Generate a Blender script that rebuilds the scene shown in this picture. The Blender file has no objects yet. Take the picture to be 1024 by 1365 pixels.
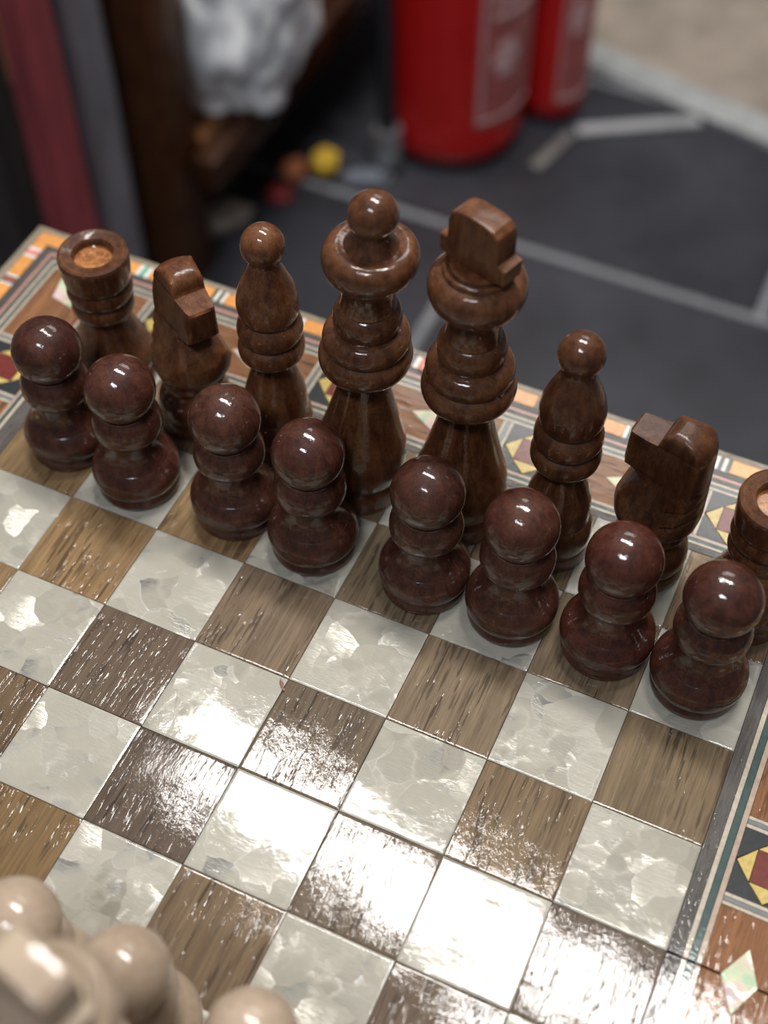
import bpy, bmesh, math, random
from mathutils import Vector, Matrix, noise

# ------------------------------------------------------------------ camera
scene = bpy.context.scene
COL = scene.collection
F_PX, IMW, IMH = 1850.0, 1024.0, 1365.0
EYE = Vector((0.12369, -0.16136, 0.39556))
RIGHT = Vector((0.909731, 0.415198, 0.000641))
DOWN = Vector((0.331781, -0.726029, -0.602331))
FWD = Vector((-0.249621, 0.548172, -0.798246))
cam_data = bpy.data.cameras.new('camera')
cam = bpy.data.objects.new('camera', cam_data)
COL.objects.link(cam)
cam_data.sensor_fit = 'VERTICAL'
cam_data.sensor_height = 36.0
cam_data.sensor_width = 27.0
cam_data.lens = 36.0 * F_PX / IMH
cam_data.clip_start = 0.01
cam_data.clip_end = 50
m = Matrix((RIGHT, -DOWN, -FWD)).transposed().to_4x4()
m.translation = EYE
cam.matrix_world = m
cam_data.dof.use_dof = True
cam_data.dof.focus_distance = 0.445
cam_data.dof.aperture_fstop = 6.2
scene.camera = cam

# ------------------------------------------------------------------ world, lamps, exposure
world = bpy.data.worlds.new('world')
scene.world = world
world.use_nodes = True
world.node_tree.nodes['Background'].inputs[0].default_value = (0.95, 0.97, 1.0, 1)
world.node_tree.nodes['Background'].inputs[1].default_value = 0.07

def lamp(name, loc, sx, sy, power, color, rotz=0.0):
    d = bpy.data.lights.new(name, 'AREA')
    d.shape = 'RECTANGLE'
    d.size, d.size_y = sx, sy
    d.energy = power
    d.color = color
    o = bpy.data.objects.new(name, d)
    COL.objects.link(o)
    o.location = loc
    o.rotation_euler = (0, 0, rotz)
    return o

lamp('ceiling_tube_lamp_offscreen', (-0.18, 0.74, 2.0), 1.15, 0.19, 46, (1.0, 0.97, 0.93), -0.15)
lamp('ceiling_tube_lamp_offscreen', (0.0, -0.95, 2.0), 0.75, 0.26, 22, (0.90, 0.94, 1.0), -0.12)
lamp('ceiling_panel_lamp_offscreen', (-0.25, 1.95, 2.0), 1.1, 0.5, 10, (1.0, 0.98, 0.95), -0.12)

vs = scene.view_settings
vs.view_transform = 'Standard'
vs.look = 'None'
vs.gamma = 1.0
vs.use_curve_mapping = False
vs.exposure = 0.22

MM = 0.001
FLOOR = -0.585
rnd = random.Random(7)

def at(u, v, z):
    """point on the horizontal plane z seen through photo pixel (u, v)"""
    d = RIGHT * ((u - IMW / 2) / F_PX) + DOWN * ((v - IMH / 2) / F_PX) + FWD
    t = (z - EYE.z) / d.z
    return EYE + d * t

# ------------------------------------------------------------------ helpers
def tag(o, label=None, cat=None, group=None, kind=None):
    if label: o['label'] = label
    if cat: o['category'] = cat
    if group: o['group'] = group
    if kind: o['kind'] = kind
    return o

def empty(name, loc=(0, 0, 0), rz=0.0):
    o = bpy.data.objects.new(name, None)
    o.empty_display_size = 0.01
    COL.objects.link(o)
    o.location = loc
    o.rotation_euler = (0, 0, rz)
    return o

def add_obj(name, mesh, mat, parent=None, loc=None, color=None):
    o = bpy.data.objects.new(name, mesh)
    COL.objects.link(o)
    if mat is not None and not mesh.materials:
        mesh.materials.append(mat)
    if parent is not None:
        o.parent = parent
    if loc is not None:
        o.location = loc
    if color is not None:
        o.color = (color[0], color[1], color[2], 1)
    return o

def finish(bm, name, smooth=None):
    bmesh.ops.recalc_face_normals(bm, faces=bm.faces[:])
    me = bpy.data.meshes.new(name)
    bm.to_mesh(me)
    bm.free()
    if smooth is not None:
        me.shade_smooth()
        me.set_sharp_from_angle(angle=math.radians(smooth))
    return me

def prism_mesh(name, poly, z0, z1, chamfer=0.0):
    """extruded polygon, top edge optionally chamfered inwards"""
    bm = bmesh.new()
    n = len(poly)
    cx = sum(p[0] for p in poly) / n
    cy = sum(p[1] for p in poly) / n
    lo = [bm.verts.new((p[0], p[1], z0)) for p in poly]
    if chamfer > 0:
        mid = [bm.verts.new((p[0], p[1], z1 - chamfer)) for p in poly]
        hi = []
        for p in poly:
            d = Vector((cx - p[0], cy - p[1]))
            L = d.length or 1
            d = d / L * min(chamfer * 1.4, L * .4)
            hi.append(bm.verts.new((p[0] + d.x, p[1] + d.y, z1)))
        rings = [lo, mid, hi]
    else:
        hi = [bm.verts.new((p[0], p[1], z1)) for p in poly]
        rings = [lo, hi]
    for a, b in zip(rings[:-1], rings[1:]):
        for i in range(n):
            bm.faces.new((a[i], a[(i + 1) % n], b[(i + 1) % n], b[i]))
    bm.faces.new(lo[::-1])
    bm.faces.new(rings[-1])
    return finish(bm, name)

def box_mesh(name, x0, x1, y0, y1, z0, z1, bevel=0.0, seg=2):
    bm = bmesh.new()
    bmesh.ops.create_cube(bm, size=1)
    for v in bm.verts:
        v.co = Vector(((x0 + x1) / 2 + v.co.x * (x1 - x0), (y0 + y1) / 2 + v.co.y * (y1 - y0), (z0 + z1) / 2 + v.co.z * (z1 - z0)))
    if bevel > 0:
        bmesh.ops.bevel(bm, geom=bm.edges[:], offset=bevel, segments=seg, affect='EDGES', profile=0.5)
    return finish(bm, name, 40 if bevel else None)

def lathe_mesh(name, prof, lean=(0, 0), seg=64, scale=MM, smooth=38):
    """turned solid from a list of (radius, height); closed to the axis at both ends"""
    bm = bmesh.new()
    rings = []
    for r, z in prof:
        ox, oy = lean[0] * z, lean[1] * z
        if r <= 1e-6:
            rings.append([bm.verts.new((ox * scale, oy * scale, z * scale))])
        else:
            rings.append([bm.verts.new(((ox + r * math.cos(2 * math.pi * k / seg)) * scale,
                                        (oy + r * math.sin(2 * math.pi * k / seg)) * scale, z * scale)) for k in range(seg)])
    for a, b in zip(rings[:-1], rings[1:]):
        for k in range(seg):
            k2 = (k + 1) % seg
            if len(a) == 1 and len(b) == 1:
                continue
            if len(a) == 1:
                bm.faces.new((a[0], b[k], b[k2]))
            elif len(b) == 1:
                bm.faces.new((a[k], a[k2], b[0]))
            else:
                bm.faces.new((a[k], a[k2], b[k2], b[k]))
    if len(rings[0]) > 1: bm.faces.new(rings[0][::-1])
    if len(rings[-1]) > 1: bm.faces.new(rings[-1])
    return finish(bm, name, smooth)

def spline(pts, n=5):
    """Catmull-Rom through profile points; a point with a third value True stays a sharp corner"""
    out = []
    P = [(p[0], p[1]) for p in pts]
    S = [len(p) > 2 and p[2] for p in pts]
    for i in range(len(P) - 1):
        p1, p2 = P[i], P[i + 1]
        p0 = P[i - 1] if i > 0 and not S[i] else (2 * p1[0] - p2[0], 2 * p1[1] - p2[1])
        p3 = P[i + 2] if i + 2 < len(P) and not S[i + 1] else (2 * p2[0] - p1[0], 2 * p2[1] - p1[1])
        for k in range(n):
            t = k / n
            q = []
            for a in (0, 1):
                q.append(0.5 * (2 * p1[a] + (p2[a] - p0[a]) * t + (2 * p0[a] - 5 * p1[a] + 4 * p2[a] - p3[a]) * t * t
                                + (3 * p1[a] - p0[a] - 3 * p2[a] + p3[a]) * t ** 3))
            out.append((max(q[0], 0.0), q[1]))
    out.append(P[-1])
    return out

def ball(r, zc, z_from, n=22, squash=1.0, dimple=False):
    """profile of a ball from height z_from up to its top"""
    a0 = math.asin(max(-1, min(1, (z_from - zc) / (r * squash))))
    out = []
    for k in range(n + 1):
        a = a0 + (math.pi / 2 - a0) * k / n
        out.append((max(r * math.cos(a), 0.0) if k < n else 0.0, zc + r * squash * math.sin(a)))
    return out

def tube_mesh(name, pts, r, seg=14, smooth=60):
    bm = bmesh.new()
    rings = []
    pts = [Vector(p) for p in pts]
    ref = Vector((0, 0, 1))
    for i, p in enumerate(pts):
        t = (pts[min(i + 1, len(pts) - 1)] - pts[max(i - 1, 0)]).normalized()
        a = t.cross(ref)
        if a.length < 0.05: a = t.cross(Vector((1, 0, 0)))
        a.normalize()
        b = t.cross(a).normalized()
        rings.append([bm.verts.new(p + (a * math.cos(2 * math.pi * k / seg) + b * math.sin(2 * math.pi * k / seg)) * r) for k in range(seg)])
    for a, b in zip(rings[:-1], rings[1:]):
        for k in range(seg):
            bm.faces.new((a[k], a[(k + 1) % seg], b[(k + 1) % seg], b[k]))
    bm.faces.new(rings[0][::-1]); bm.faces.new(rings[-1])
    return finish(bm, name, smooth)

# ------------------------------------------------------------------ materials
class NT:
    def __init__(self, name):
        self.mat = bpy.data.materials.new(name)
        self.mat.use_nodes = True
        self.t = self.mat.node_tree
        self.b = self.t.nodes['Principled BSDF']
    def node(self, typ, **kw):
        n = self.t.nodes.new(typ)
        for k, v in kw.items():
            setattr(n, k, v)
        return n
    def link(self, a, b):
        self.t.links.new(a, b)
    def set(self, **kw):
        for k, v in kw.items():
            self.b.inputs[k.replace('_', ' ')].default_value = v
    def coords(self, scale, shift=True, use='Object'):
        tc = self.node('ShaderNodeTexCoord')
        mp = self.node('ShaderNodeMapping')
        self.link(tc.outputs[use], mp.inputs['Vector'])
        mp.inputs['Scale'].default_value = scale
        if shift:
            oi = self.node('ShaderNodeObjectInfo')
            mu = self.node('ShaderNodeMath', operation='MULTIPLY')
            mu.inputs[1].default_value = 57.0
            self.link(oi.outputs['Random'], mu.inputs[0])
            cb = self.node('ShaderNodeCombineXYZ')
            for k in range(3): self.link(mu.outputs[0], cb.inputs[k])
            self.link(cb.outputs[0], mp.inputs['Location'])
        return mp.outputs[0]
    def noise(self, vec, scale=1.0, detail=4, rough=.55, dist=0.0):
        n = self.node('ShaderNodeTexNoise')
        n.inputs['Scale'].default_value = scale
        n.inputs['Detail'].default_value = detail
        n.inputs['Roughness'].default_value = rough
        n.inputs['Distortion'].default_value = dist
        self.link(vec, n.inputs['Vector'])
        return n
    def ramp(self, fac, stops):
        r = self.node('ShaderNodeValToRGB')
        el = r.color_ramp.elements
        while len(el) < len(stops): el.new(0.5)
        for e, (p, c) in zip(el, stops):
            e.position = p
            e.color = (c, c, c, 1) if not isinstance(c, tuple) else (c[0], c[1], c[2], 1)
        self.link(fac, r.inputs[0])
        return r.outputs[0]
    def mix(self, fac, a, b, typ='MIX'):
        n = self.node('ShaderNodeMix', data_type='RGBA', blend_type=typ)
        for i, v in ((0, fac), (6, a), (7, b)):
            if isinstance(v, (int, float)): n.inputs[i].default_value = v
            elif isinstance(v, tuple): n.inputs[i].default_value = (v[0], v[1], v[2], 1)
            else: self.link(v, n.inputs[i])
        return n.outputs[2]
    def math(self, op, a, b=None):
        n = self.node('ShaderNodeMath', operation=op)
        for i, v in ((0, a), (1, b)):
            if v is None: continue
            if isinstance(v, (int, float)): n.inputs[i].default_value = v
            else: self.link(v, n.inputs[i])
        return n.outputs[0]
    def bump(self, h, strength=.3, dist=.0005, normal=None):
        n = self.node('ShaderNodeBump')
        n.inputs['Strength'].default_value = strength
        n.inputs['Distance'].default_value = dist
        self.link(h, n.inputs['Height'])
        if normal is not None: self.link(normal, n.inputs['Normal'])
        return n.outputs[0]
    def objcolor(self):
        return self.node('ShaderNodeObjectInfo').outputs['Color']

def mat_turned(name='turned_wood', coat=.85, crough=.075, k=1.0):
    """stained, lacquered turned wood; the object's colour is the stain"""
    M = NT(name)
    q = lambda *v: tuple(1 + (x - 1) * k for x in v)
    g = M.noise(M.coords((420, 420, 75)), 1, 6, .65, .6)
    blot = M.noise(M.coords((85, 85, 60)), 1, 4, .65)
    fine = M.noise(M.coords((1900, 1900, 700)), 1, 3, .65)
    dk = M.mix(1.0, M.objcolor(), q(.60, .54, .50), 'MULTIPLY')
    lt = M.mix(1.0, M.objcolor(), q(1.55, 1.6, 1.55), 'MULTIPLY')
    col = M.mix(M.ramp(g.outputs[0], [(.36, 0.0), (.66, 1.0)]), dk, lt)
    col = M.mix(M.ramp(fine.outputs[0], [(.40, .55), (.58, 0.0)]), col, M.mix(1.0, col, q(.55, .5, .48), 'MULTIPLY'))
    geo = M.node('ShaderNodeNewGeometry')
    edge = M.ramp(geo.outputs['Pointiness'], [(.505, 0.0), (.56, 1.0)])
    worn = M.math('MULTIPLY', edge, M.ramp(blot.outputs[0], [(.40, 0.0), (.66, .8)]))
    col = M.mix(worn, col, M.mix(1.0, M.objcolor(), q(2.7, 3.2, 3.1), 'MULTIPLY'))
    thin = M.math('MULTIPLY', M.ramp(blot.outputs[0], [(.50, 0.0), (.74, .8)]), M.ramp(fine.outputs[0], [(.38, .25), (.6, 1.0)]))
    col = M.mix(thin, col, M.mix(1.0, M.objcolor(), q(2.2, 2.8, 2.7), 'MULTIPLY'))
    M.link(col, M.b.inputs['Base Color'])
    M.set(Roughness=.55, Specular_IOR_Level=.18, Coat_Weight=coat, Coat_Roughness=crough, Coat_IOR=1.5)
    nb = M.bump(g.outputs[0], .16, .0003)
    M.link(M.bump(fine.outputs[0], .18, .0002, nb), M.b.inputs['Normal'])
    lump = M.noise(M.coords((230, 230, 230)), 1, 3, .6)
    cb = M.bump(lump.outputs[0], .26, .0006)
    M.link(M.bump(fine.outputs[0], .10, .00012, cb), M.b.inputs['Coat Normal'])
    return M.mat

def mat_plank(name, sx=260, sy=14, coat=.45, dark=(.62, .58, .55), light=(1.25, 1.2, 1.15), pore=.75, peel=.30):
    """open-pored varnished veneer with the grain along local y; the object's colour is its tone"""
    M = NT(name)
    g = M.noise(M.coords((sx * 1.6, sy, sx)), 1, 6, .7, .5)
    g2 = M.noise(M.coords((sx * 8, sy * 6, sx)), 1, 3, .65)
    p = M.noise(M.coords((sx * 3.4, sy * 5.2, sx)), 1, 2, .5)
    clump = M.noise(M.coords((sx * .42, sy * 1.2, sx)), 1, 2, .5)
    c = M.mix(M.ramp(g.outputs[0], [(.3, 0.0), (.72, 1.0)]), M.mix(1.0, M.objcolor(), dark, 'MULTIPLY'), M.mix(1.0, M.objcolor(), light, 'MULTIPLY'))
    c = M.mix(M.ramp(g2.outputs[0], [(.3, .7), (.65, 0.0)]), c, M.mix(1.0, c, (.55, .5, .48), 'MULTIPLY'))
    pores = M.math('MULTIPLY', M.ramp(p.outputs[0], [(.55, 0.0), (.61, 1.0)]), M.ramp(clump.outputs[0], [(.38, .15), (.6, 1.0)]))
    c = M.mix(M.math('MULTIPLY', pores, pore), c, M.mix(1.0, c, (.22, .19, .18), 'MULTIPLY'))
    M.link(c, M.b.inputs['Base Color'])
    M.set(Roughness=.55, Specular_IOR_Level=.12, Coat_Weight=coat, Coat_Roughness=.045, Coat_IOR=1.5)
    M.link(M.bump(g2.outputs[0], .2, .0002), M.b.inputs['Normal'])
    pl = M.noise(M.coords((900, 500, 900)), 1, 3, .65)
    soft = M.noise(M.coords((120, 90, 120)), 1, 2, .5)
    inv = M.math('SUBTRACT', 1.0, pores)
    h1 = M.bump(inv, .35, .00030)
    h2 = M.bump(pl.outputs[0], peel, .00010, h1)
    h3 = M.bump(soft.outputs[0], .10, .0008, h2)
    M.link(h3, M.b.inputs['Coat Normal'])
    return M.mat

def mat_pearl(name, tint=(.375, .35, .29), bright=(.52, .51, .465), irid=False):
    """crushed pearl laminate: flakes tilted at random below a clear varnish"""
    M = NT(name)
    base = M.coords((1, 1, 1))
    wob = M.noise(M.coords((60, 60, 60)), 1, 2, .5)
    vadd = M.node('ShaderNodeVectorMath', operation='MULTIPLY_ADD')
    M.link(wob.outputs['Color'], vadd.inputs[0])
    vadd.inputs[1].default_value = (.014, .014, .014)
    M.link(base, vadd.inputs[2])
    def shards(scale, keep, reach):
        vo = M.node('ShaderNodeTexVoronoi', feature='F1')
        vo.inputs['Scale'].default_value = scale
        M.link(vadd.outputs[0], vo.inputs['Vector'])
        ed = M.node('ShaderNodeTexVoronoi', feature='DISTANCE_TO_EDGE')
        ed.inputs['Scale'].default_value = scale
        M.link(vadd.outputs[0], ed.inputs['Vector'])
        rel = M.node('ShaderNodeVectorMath', operation='SUBTRACT')
        M.link(vadd.outputs[0], rel.inputs[0]); M.link(vo.outputs['Position'], rel.inputs[1])
        dirn = M.node('ShaderNodeVectorMath', operation='SUBTRACT')
        M.link(vo.outputs['Color'], dirn.inputs[0]); dirn.inputs[1].default_value = (.5, .5, .5)
        dot = M.node('ShaderNodeVectorMath', operation='DOT_PRODUCT')
        M.link(rel.outputs[0], dot.inputs[0]); M.link(dirn.outputs[0], dot.inputs[1])
        grad = M.ramp(M.math('ADD', M.math('MULTIPLY', dot.outputs['Value'], scale * 2.6), .38), [(.35, 0.0), (.95, 1.0)])
        sep = M.node('ShaderNodeSeparateColor')
        M.link(vo.outputs['Color'], sep.inputs[0])
        on = M.ramp(sep.outputs[1], [(keep, 0.0), (keep + .06, 1.0)])
        line = M.math('MULTIPLY', M.ramp(ed.outputs[0], [(.0, 1.0), (.035, 0.0)]), on)
        return vo, M.math('MULTIPLY', grad, on), line
    vo, f1, l1 = shards(85.0, .36, 1)
    _, f2, l2 = shards(190.0, .45, 1)
    cloud = M.noise(M.coords((48, 48, 48)), 1, 3, .55)
    streak = M.noise(M.coords((240, 900, 300)), 1, 3, .6, 1.2)
    mask = M.ramp(cloud.outputs[0], [(.44, 0.0), (.54, 1.0)])
    mask2 = M.ramp(cloud.outputs[0], [(.42, 1.0), (.50, 0.0)])
    flash = M.math('ADD', M.math('MULTIPLY', f1, mask), M.math('MULTIPLY', f2, M.math('MULTIPLY', mask2, .7)))
    flash = M.math('MULTIPLY', flash, M.ramp(streak.outputs[0], [(.32, .35), (.62, 1.0)]))
    rim = M.math('MULTIPLY', M.math('MULTIPLY', l1, mask), M.ramp(wob.outputs[0], [(.48, 0.0), (.58, 1.0)]))
    tone = M.mix(M.ramp(cloud.outputs[0], [(.3, 0.0), (.7, 1.0)]), tuple(t * .94 for t in tint), tuple(min(t * 1.06, 1) for t in tint))
    c = M.mix(M.math('MINIMUM', flash, 1.0), tone, bright)
    c = M.mix(M.math('MULTIPLY', rim, .45), c, (.56, .555, .53))
    if irid:
        hue = M.noise(M.coords((130, 130, 130)), 1, 2, .5, 1.0)
        c = M.mix(.8, c, M.ramp(hue.outputs[0], [(.3, (.30, .52, .34)), (.47, (.58, .60, .36)), (.6, (.70, .42, .40)), (.75, (.36, .56, .60))]))
    M.link(c, M.b.inputs['Base Color'])
    # tilted flakes
    geo = M.node('ShaderNodeNewGeometry')
    sub = M.node('ShaderNodeVectorMath', operation='SUBTRACT')
    M.link(vo.outputs['Color'], sub.inputs[0]); sub.inputs[1].default_value = (.5, .5, .5)
    scl = M.node('ShaderNodeVectorMath', operation='SCALE')
    M.link(sub.outputs[0], scl.inputs[0])
    M.link(M.math('MULTIPLY', M.math('MAXIMUM', mask, mask2), .75), scl.inputs['Scale'])
    add = M.node('ShaderNodeVectorMath', operation='ADD')
    M.link(geo.outputs['Normal'], add.inputs[0]); M.link(scl.outputs[0], add.inputs[1])
    nor = M.node('ShaderNodeVectorMath', operation='NORMALIZE')
    M.link(add.outputs[0], nor.inputs[0])
    nb = M.bump(streak.outputs[0], .35, .0006, nor.outputs[0])
    M.link(nb, M.b.inputs['Normal'])
    M.link(M.math('MULTIPLY', M.math('MINIMUM', flash, 1.0), .75), M.b.inputs['Metallic'])
    M.set(Specular_IOR_Level=.2, Roughness=.34, Coat_Weight=.45, Coat_Roughness=.06, Coat_IOR=1.5)
    peel = M.noise(M.coords((700, 700, 700)), 1, 3, .6)
    soft = M.noise(M.coords((150, 150, 150)), 1, 2, .5)
    cb = M.bump(peel.outputs[0], .12, .00010)
    cb = M.bump(soft.outputs[0], .10, .0006, cb)
    M.link(cb, M.b.inputs['Coat Normal'])
    return M.mat

def mat_plain(name, color, rough=.5, coat=0.0, var=.25, scale=(300, 300, 300), bump=0.15, metallic=0.0, usecolor=False, dist=.0003):
    M = NT(name)
    n = M.noise(M.coords(scale), 1, 4, .6)
    src = M.objcolor() if usecolor else color
    lo = M.mix(1.0, src, (1 - var,) * 3, 'MULTIPLY'); hi = M.mix(1.0, src, (1 + var,) * 3, 'MULTIPLY')
    M.link(M.mix(M.ramp(n.outputs[0], [(.3, 0.0), (.7, 1.0)]), lo, hi), M.b.inputs['Base Color'])
    M.set(Roughness=rough, Coat_Weight=coat, Coat_Roughness=.07, Metallic=metallic)
    if coat > 0: M.set(Specular_IOR_Level=.15)
    b = M.bump(n.outputs[0], bump, dist)
    M.link(b, M.b.inputs['Normal'])
    if coat > 0: M.link(M.bump(n.outputs[0], bump * .8, dist), M.b.inputs['Coat Normal'])
    return M.mat

MT = {
    'turned': mat_turned(),
    'pale': mat_turned('pale_turned_wood', .8, .12, .18),
    'carved': mat_turned('carved_wood', .34, .20),
    'veneer': mat_plank('square_veneer'),
    'panel': mat_plank('border_veneer', 220, 18, peel=.18),
    'greywood': mat_plank('grey_veneer', 300, 26, pore=.5),
    'pearl': mat_pearl('pearl'),
    'shell': mat_pearl('shell_inlay', (.46, .50, .46), (.56, .58, .56), irid=True),
    'inlay': mat_plain('inlay', (1, 1, 1), .45, .8, .18, (500, 500, 500), .15, usecolor=True),
    'carcass': mat_plain('carcass', (.03, .025, .022), .6),
}

# ------------------------------------------------------------------ floor and setting
TX0, TY0, TP = -0.243, 0.885, 0.298
def slate():
    M = NT('slate_tile')
    n = M.noise(M.coords((9, 9, 9)), 1, 5, .6)
    c = M.mix(M.ramp(n.outputs[0], [(.3, 0.0), (.7, 1.0)]), (.018, .019, .024), (.042, .043, .052))
    M.link(c, M.b.inputs['Base Color'])
    M.set(Roughness=.38)
    n2 = M.noise(M.coords((60, 60, 60)), 1, 5, .6)
    M.link(M.bump(n2.outputs[0], .2, .002), M.b.inputs['Normal'])
    return M.mat
slate_m = slate()
grout_m = mat_plain('grout', (.20, .205, .22), .8, 0, .2, (90, 90, 90), .3)
stone_m = mat_plain('stone', (.27, .225, .185), .75, 0, .28, (16, 16, 16), .4, dist=.004)
floor = add_obj('floor', box_mesh('floor', -1.6, 1.5, -1.2, 2.3, FLOOR - .05, FLOOR - .002), grout_m)
tag(floor, kind='structure')
floor_edge = [Vector((-0.60, 1.325, 0)), Vector((-0.247, 1.222, 0)), Vector((-0.089, 1.183, 0)), Vector((0.9, 0.99, 0))]
def edge_y(x):
    for a, b in zip(floor_edge[:-1], floor_edge[1:]):
        if a.x <= x <= b.x:
            return a.y + (b.y - a.y) * (x - a.x) / (b.x - a.x)
    return 1.325 if x < -0.6 else .99
tile_me = prism_mesh('floor_tile', [(-TP + .005, -TP / 2 + .005), (TP - .005, -TP / 2 + .005), (TP - .005, TP / 2 - .005), (-TP + .005, TP / 2 - .005)], -.004, 0.0, .0015)
def clip_poly(poly, keep):
    out = []
    for i in range(len(poly)):
        a, b = poly[i], poly[(i + 1) % len(poly)]
        ka, kb = keep(a), keep(b)
        if ka <= 0: out.append(a)
        if (ka < 0) != (kb < 0) and ka != kb:
            t = ka / (ka - kb)
            out.append((a[0] + (b[0] - a[0]) * t, a[1] + (b[1] - a[1]) * t))
    return out
for i in range(-2, 3):
    for j in range(-6, 3):
        cx, cy = TX0 + (2 * i + 1 + (j % 2 == 0) * 1) * TP, TY0 + (j + .5) * TP
        h, hx = TP / 2 - .005, TP - .005
        corners = [(cx - hx, cy - h), (cx + hx, cy - h), (cx + hx, cy + h), (cx - hx, cy + h)]
        over = [p[1] > edge_y(p[0]) - .022 for p in corners]
        if all(over): continue
        if any(over):
            xa, xb = max(cx - hx, -.6), min(cx + hx, .9)
            a = (xa, edge_y(xa)); b = (xb, edge_y(xb))
            s = (b[1] - a[1]) / (b[0] - a[0])
            poly = clip_poly(corners, lambda p: p[1] - (a[1] + s * (p[0] - a[0]) - .022))
            if len(poly) < 3: continue
            add_obj('floor_tile', prism_mesh('floor_tile_cut', [(p[0] - cx, p[1] - cy) for p in poly], -.004, 0.0, .0015), slate_m, floor, (cx, cy, FLOOR))
        else:
            add_obj('floor_tile', tile_me, slate_m, floor, (cx, cy, FLOOR))
# pale kerb and the stone paving past the tiles
kp = [(p.x, p.y - .018) for p in floor_edge] + [(p.x, p.y + .022) for p in reversed(floor_edge)]
bm = bmesh.new()
n4 = len(floor_edge)
def strip_mesh(name, line, off0, off1, z0, z1):
    bm = bmesh.new()
    rows = []
    for p in line:
        rows.append([bm.verts.new((p.x, p.y + o, z)) for o, z in ((off0, z0), (off1, z0), (off1, z1), (off0, z1))])
    for a, b in zip(rows[:-1], rows[1:]):
        for k in range(4):
            bm.faces.new((a[k], a[(k + 1) % 4], b[(k + 1) % 4], b[k]))
    bm.faces.new(rows[0]); bm.faces.new(rows[-1][::-1])
    return finish(bm, name)
bm.free()
kerb = add_obj('trim_1', strip_mesh('trim', floor_edge, -.016, .026, FLOOR - .02, FLOOR + .004), mat_plain('kerb', (.33, .34, .34), .6, 0, .2, (40, 40, 40), .3))
tag(kerb, kind='structure')
pave = add_obj('floor_paving', strip_mesh('paving', floor_edge, .026, 1.1, FLOOR - .03, FLOOR + .002), stone_m)
tag(pave, kind='structure')

# ------------------------------------------------------------------ the chessboard
S = 0.035
board = empty('chessboard', (0, 0, -0.045))
tag(board, 'inlaid wooden folding chessboard with pearl and brown squares and mosaic border', 'chessboard')
BZ = 0.045        # board-local height of the playing surface
def bpiece(name, mesh, mat, color=None, loc=None):
    return add_obj(name, mesh, mat, board, loc, color)

LV = {  # successive rectangle outlines: left, right, far (the near side mirrors the far one)
    'field': (-140.0, 140.0, 140.0), 'grey': (-146.6, 144.5, 142.8), 'w1': (-148.0, 146.2, 143.9), 'g1': (-149.4, 148.5, 145.3),
    'w2': (-150.8, 150.3, 146.8), 'mos': (-174.8, 172.4, 168.6), 'w3': (-176.0, 173.6, 169.8), 'g2': (-177.5, 175.1, 171.2),
    'w4': (-178.7, 176.3, 172.4), 'grey2': (-180.8, 178.6, 174.5), 'pink': (-182.2, 179.9, 175.9), 'dark': (-186.0, 183.0, 178.9),
    'edge': (-192.0, 189.2, 185.3), 'rim': (-195.5, 191.6, 188.0)}
# carcass, two hinged halves
L, R_, Fa = LV['rim']
for sgn in (1, -1):
    y0, y1 = (0.0006, Fa * MM) if sgn > 0 else (-Fa * MM, -0.0006)
    bpiece('board_half', box_mesh('board_half', L * MM, R_ * MM, y0, y1, 0.0, BZ - .0022, .0012), MT['carcass'])

def ring(inner, outer, name, mat, color, dz=0.0, gap=.08):
    """four mitred strips (side strips parted at the fold)"""
    Li, Ri, Fi = LV[inner]; Lo, Ro, Fo = LV[outer]
    z0, z1 = BZ - .0030, BZ + dz
    g = gap
    for s in (1, -1):
        polys = [[(Li + g, s * (Fi + g)), (Ri - g, s * (Fi + g)), (Ro - g, s * (Fo - g)), (Lo + g, s * (Fo - g))],
                 [(Li - g, s * .35), (Li - g, s * (Fi - g)), (Lo + g, s * (Fo - g)), (Lo + g, s * .35)],
                 [(Ri + g, s * .35), (Ri + g, s * (Fi - g)), (Ro - g, s * (Fo - g)), (Ro - g, s * .35)]]
        for k, pl in enumerate(polys):
            if k == 0: pl = [(Li, s * (Fi + g)), (Ri, s * (Fi + g)), (Ro - g, s * (Fo - g)), (Lo + g, s * (Fo - g))]
            if s < 0: pl = pl[::-1]
            if mat is MT['greywood'] and k == 0:
                # grain runs along the strip: build it turned a quarter
                me = prism_mesh(name, [(y * MM, -x * MM) for x, y in pl], z0, z1, .00008)
                o = bpiece(name, me, mat, color); o.rotation_euler = (0, 0, math.pi / 2)
            else:
                bpiece(name, prism_mesh(name, [(x * MM, y * MM) for x, y in pl], z0, z1, .00008), mat, color)

WHITE, TEAL, BLACK = (.43, .37, .29), (.035, .065, .06), (.022, .024, .026)
YELLOW, RED, ORANGE, PINK = (.50, .37, .115), (.135, .022, .016), (.62, .27, .075), (.60, .22, .19)
ring('field', 'grey', 'border_strip', MT['greywood'], (.115, .11, .105))
ring('grey', 'w1', 'inlay_strip', MT['inlay'], WHITE, .00005)
ring('w1', 'g1', 'inlay_strip', MT['inlay'], TEAL, 0)
ring('g1', 'w2', 'inlay_strip', MT['inlay'], (.37, .28, .215), .00005)
ring('mos', 'w3', 'inlay_strip', MT['inlay'], WHITE, .00005)
ring('w3', 'g2', 'inlay_strip', MT['inlay'], (.07, .085, .075), 0)
ring('g2', 'w4', 'inlay_strip', MT['inlay'], WHITE, .00005)
ring('w4', 'grey2', 'inlay_strip', MT['greywood'], (.13, .13, .12))
ring('grey2', 'pink', 'inlay_strip', MT['inlay'], (.42, .22, .18), 0)
ring('pink', 'dark', 'border_strip', MT['greywood'], (.085, .085, .08))
ring('edge', 'rim', 'rim_strip', MT['greywood'], (.28, .25, .19))

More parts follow.
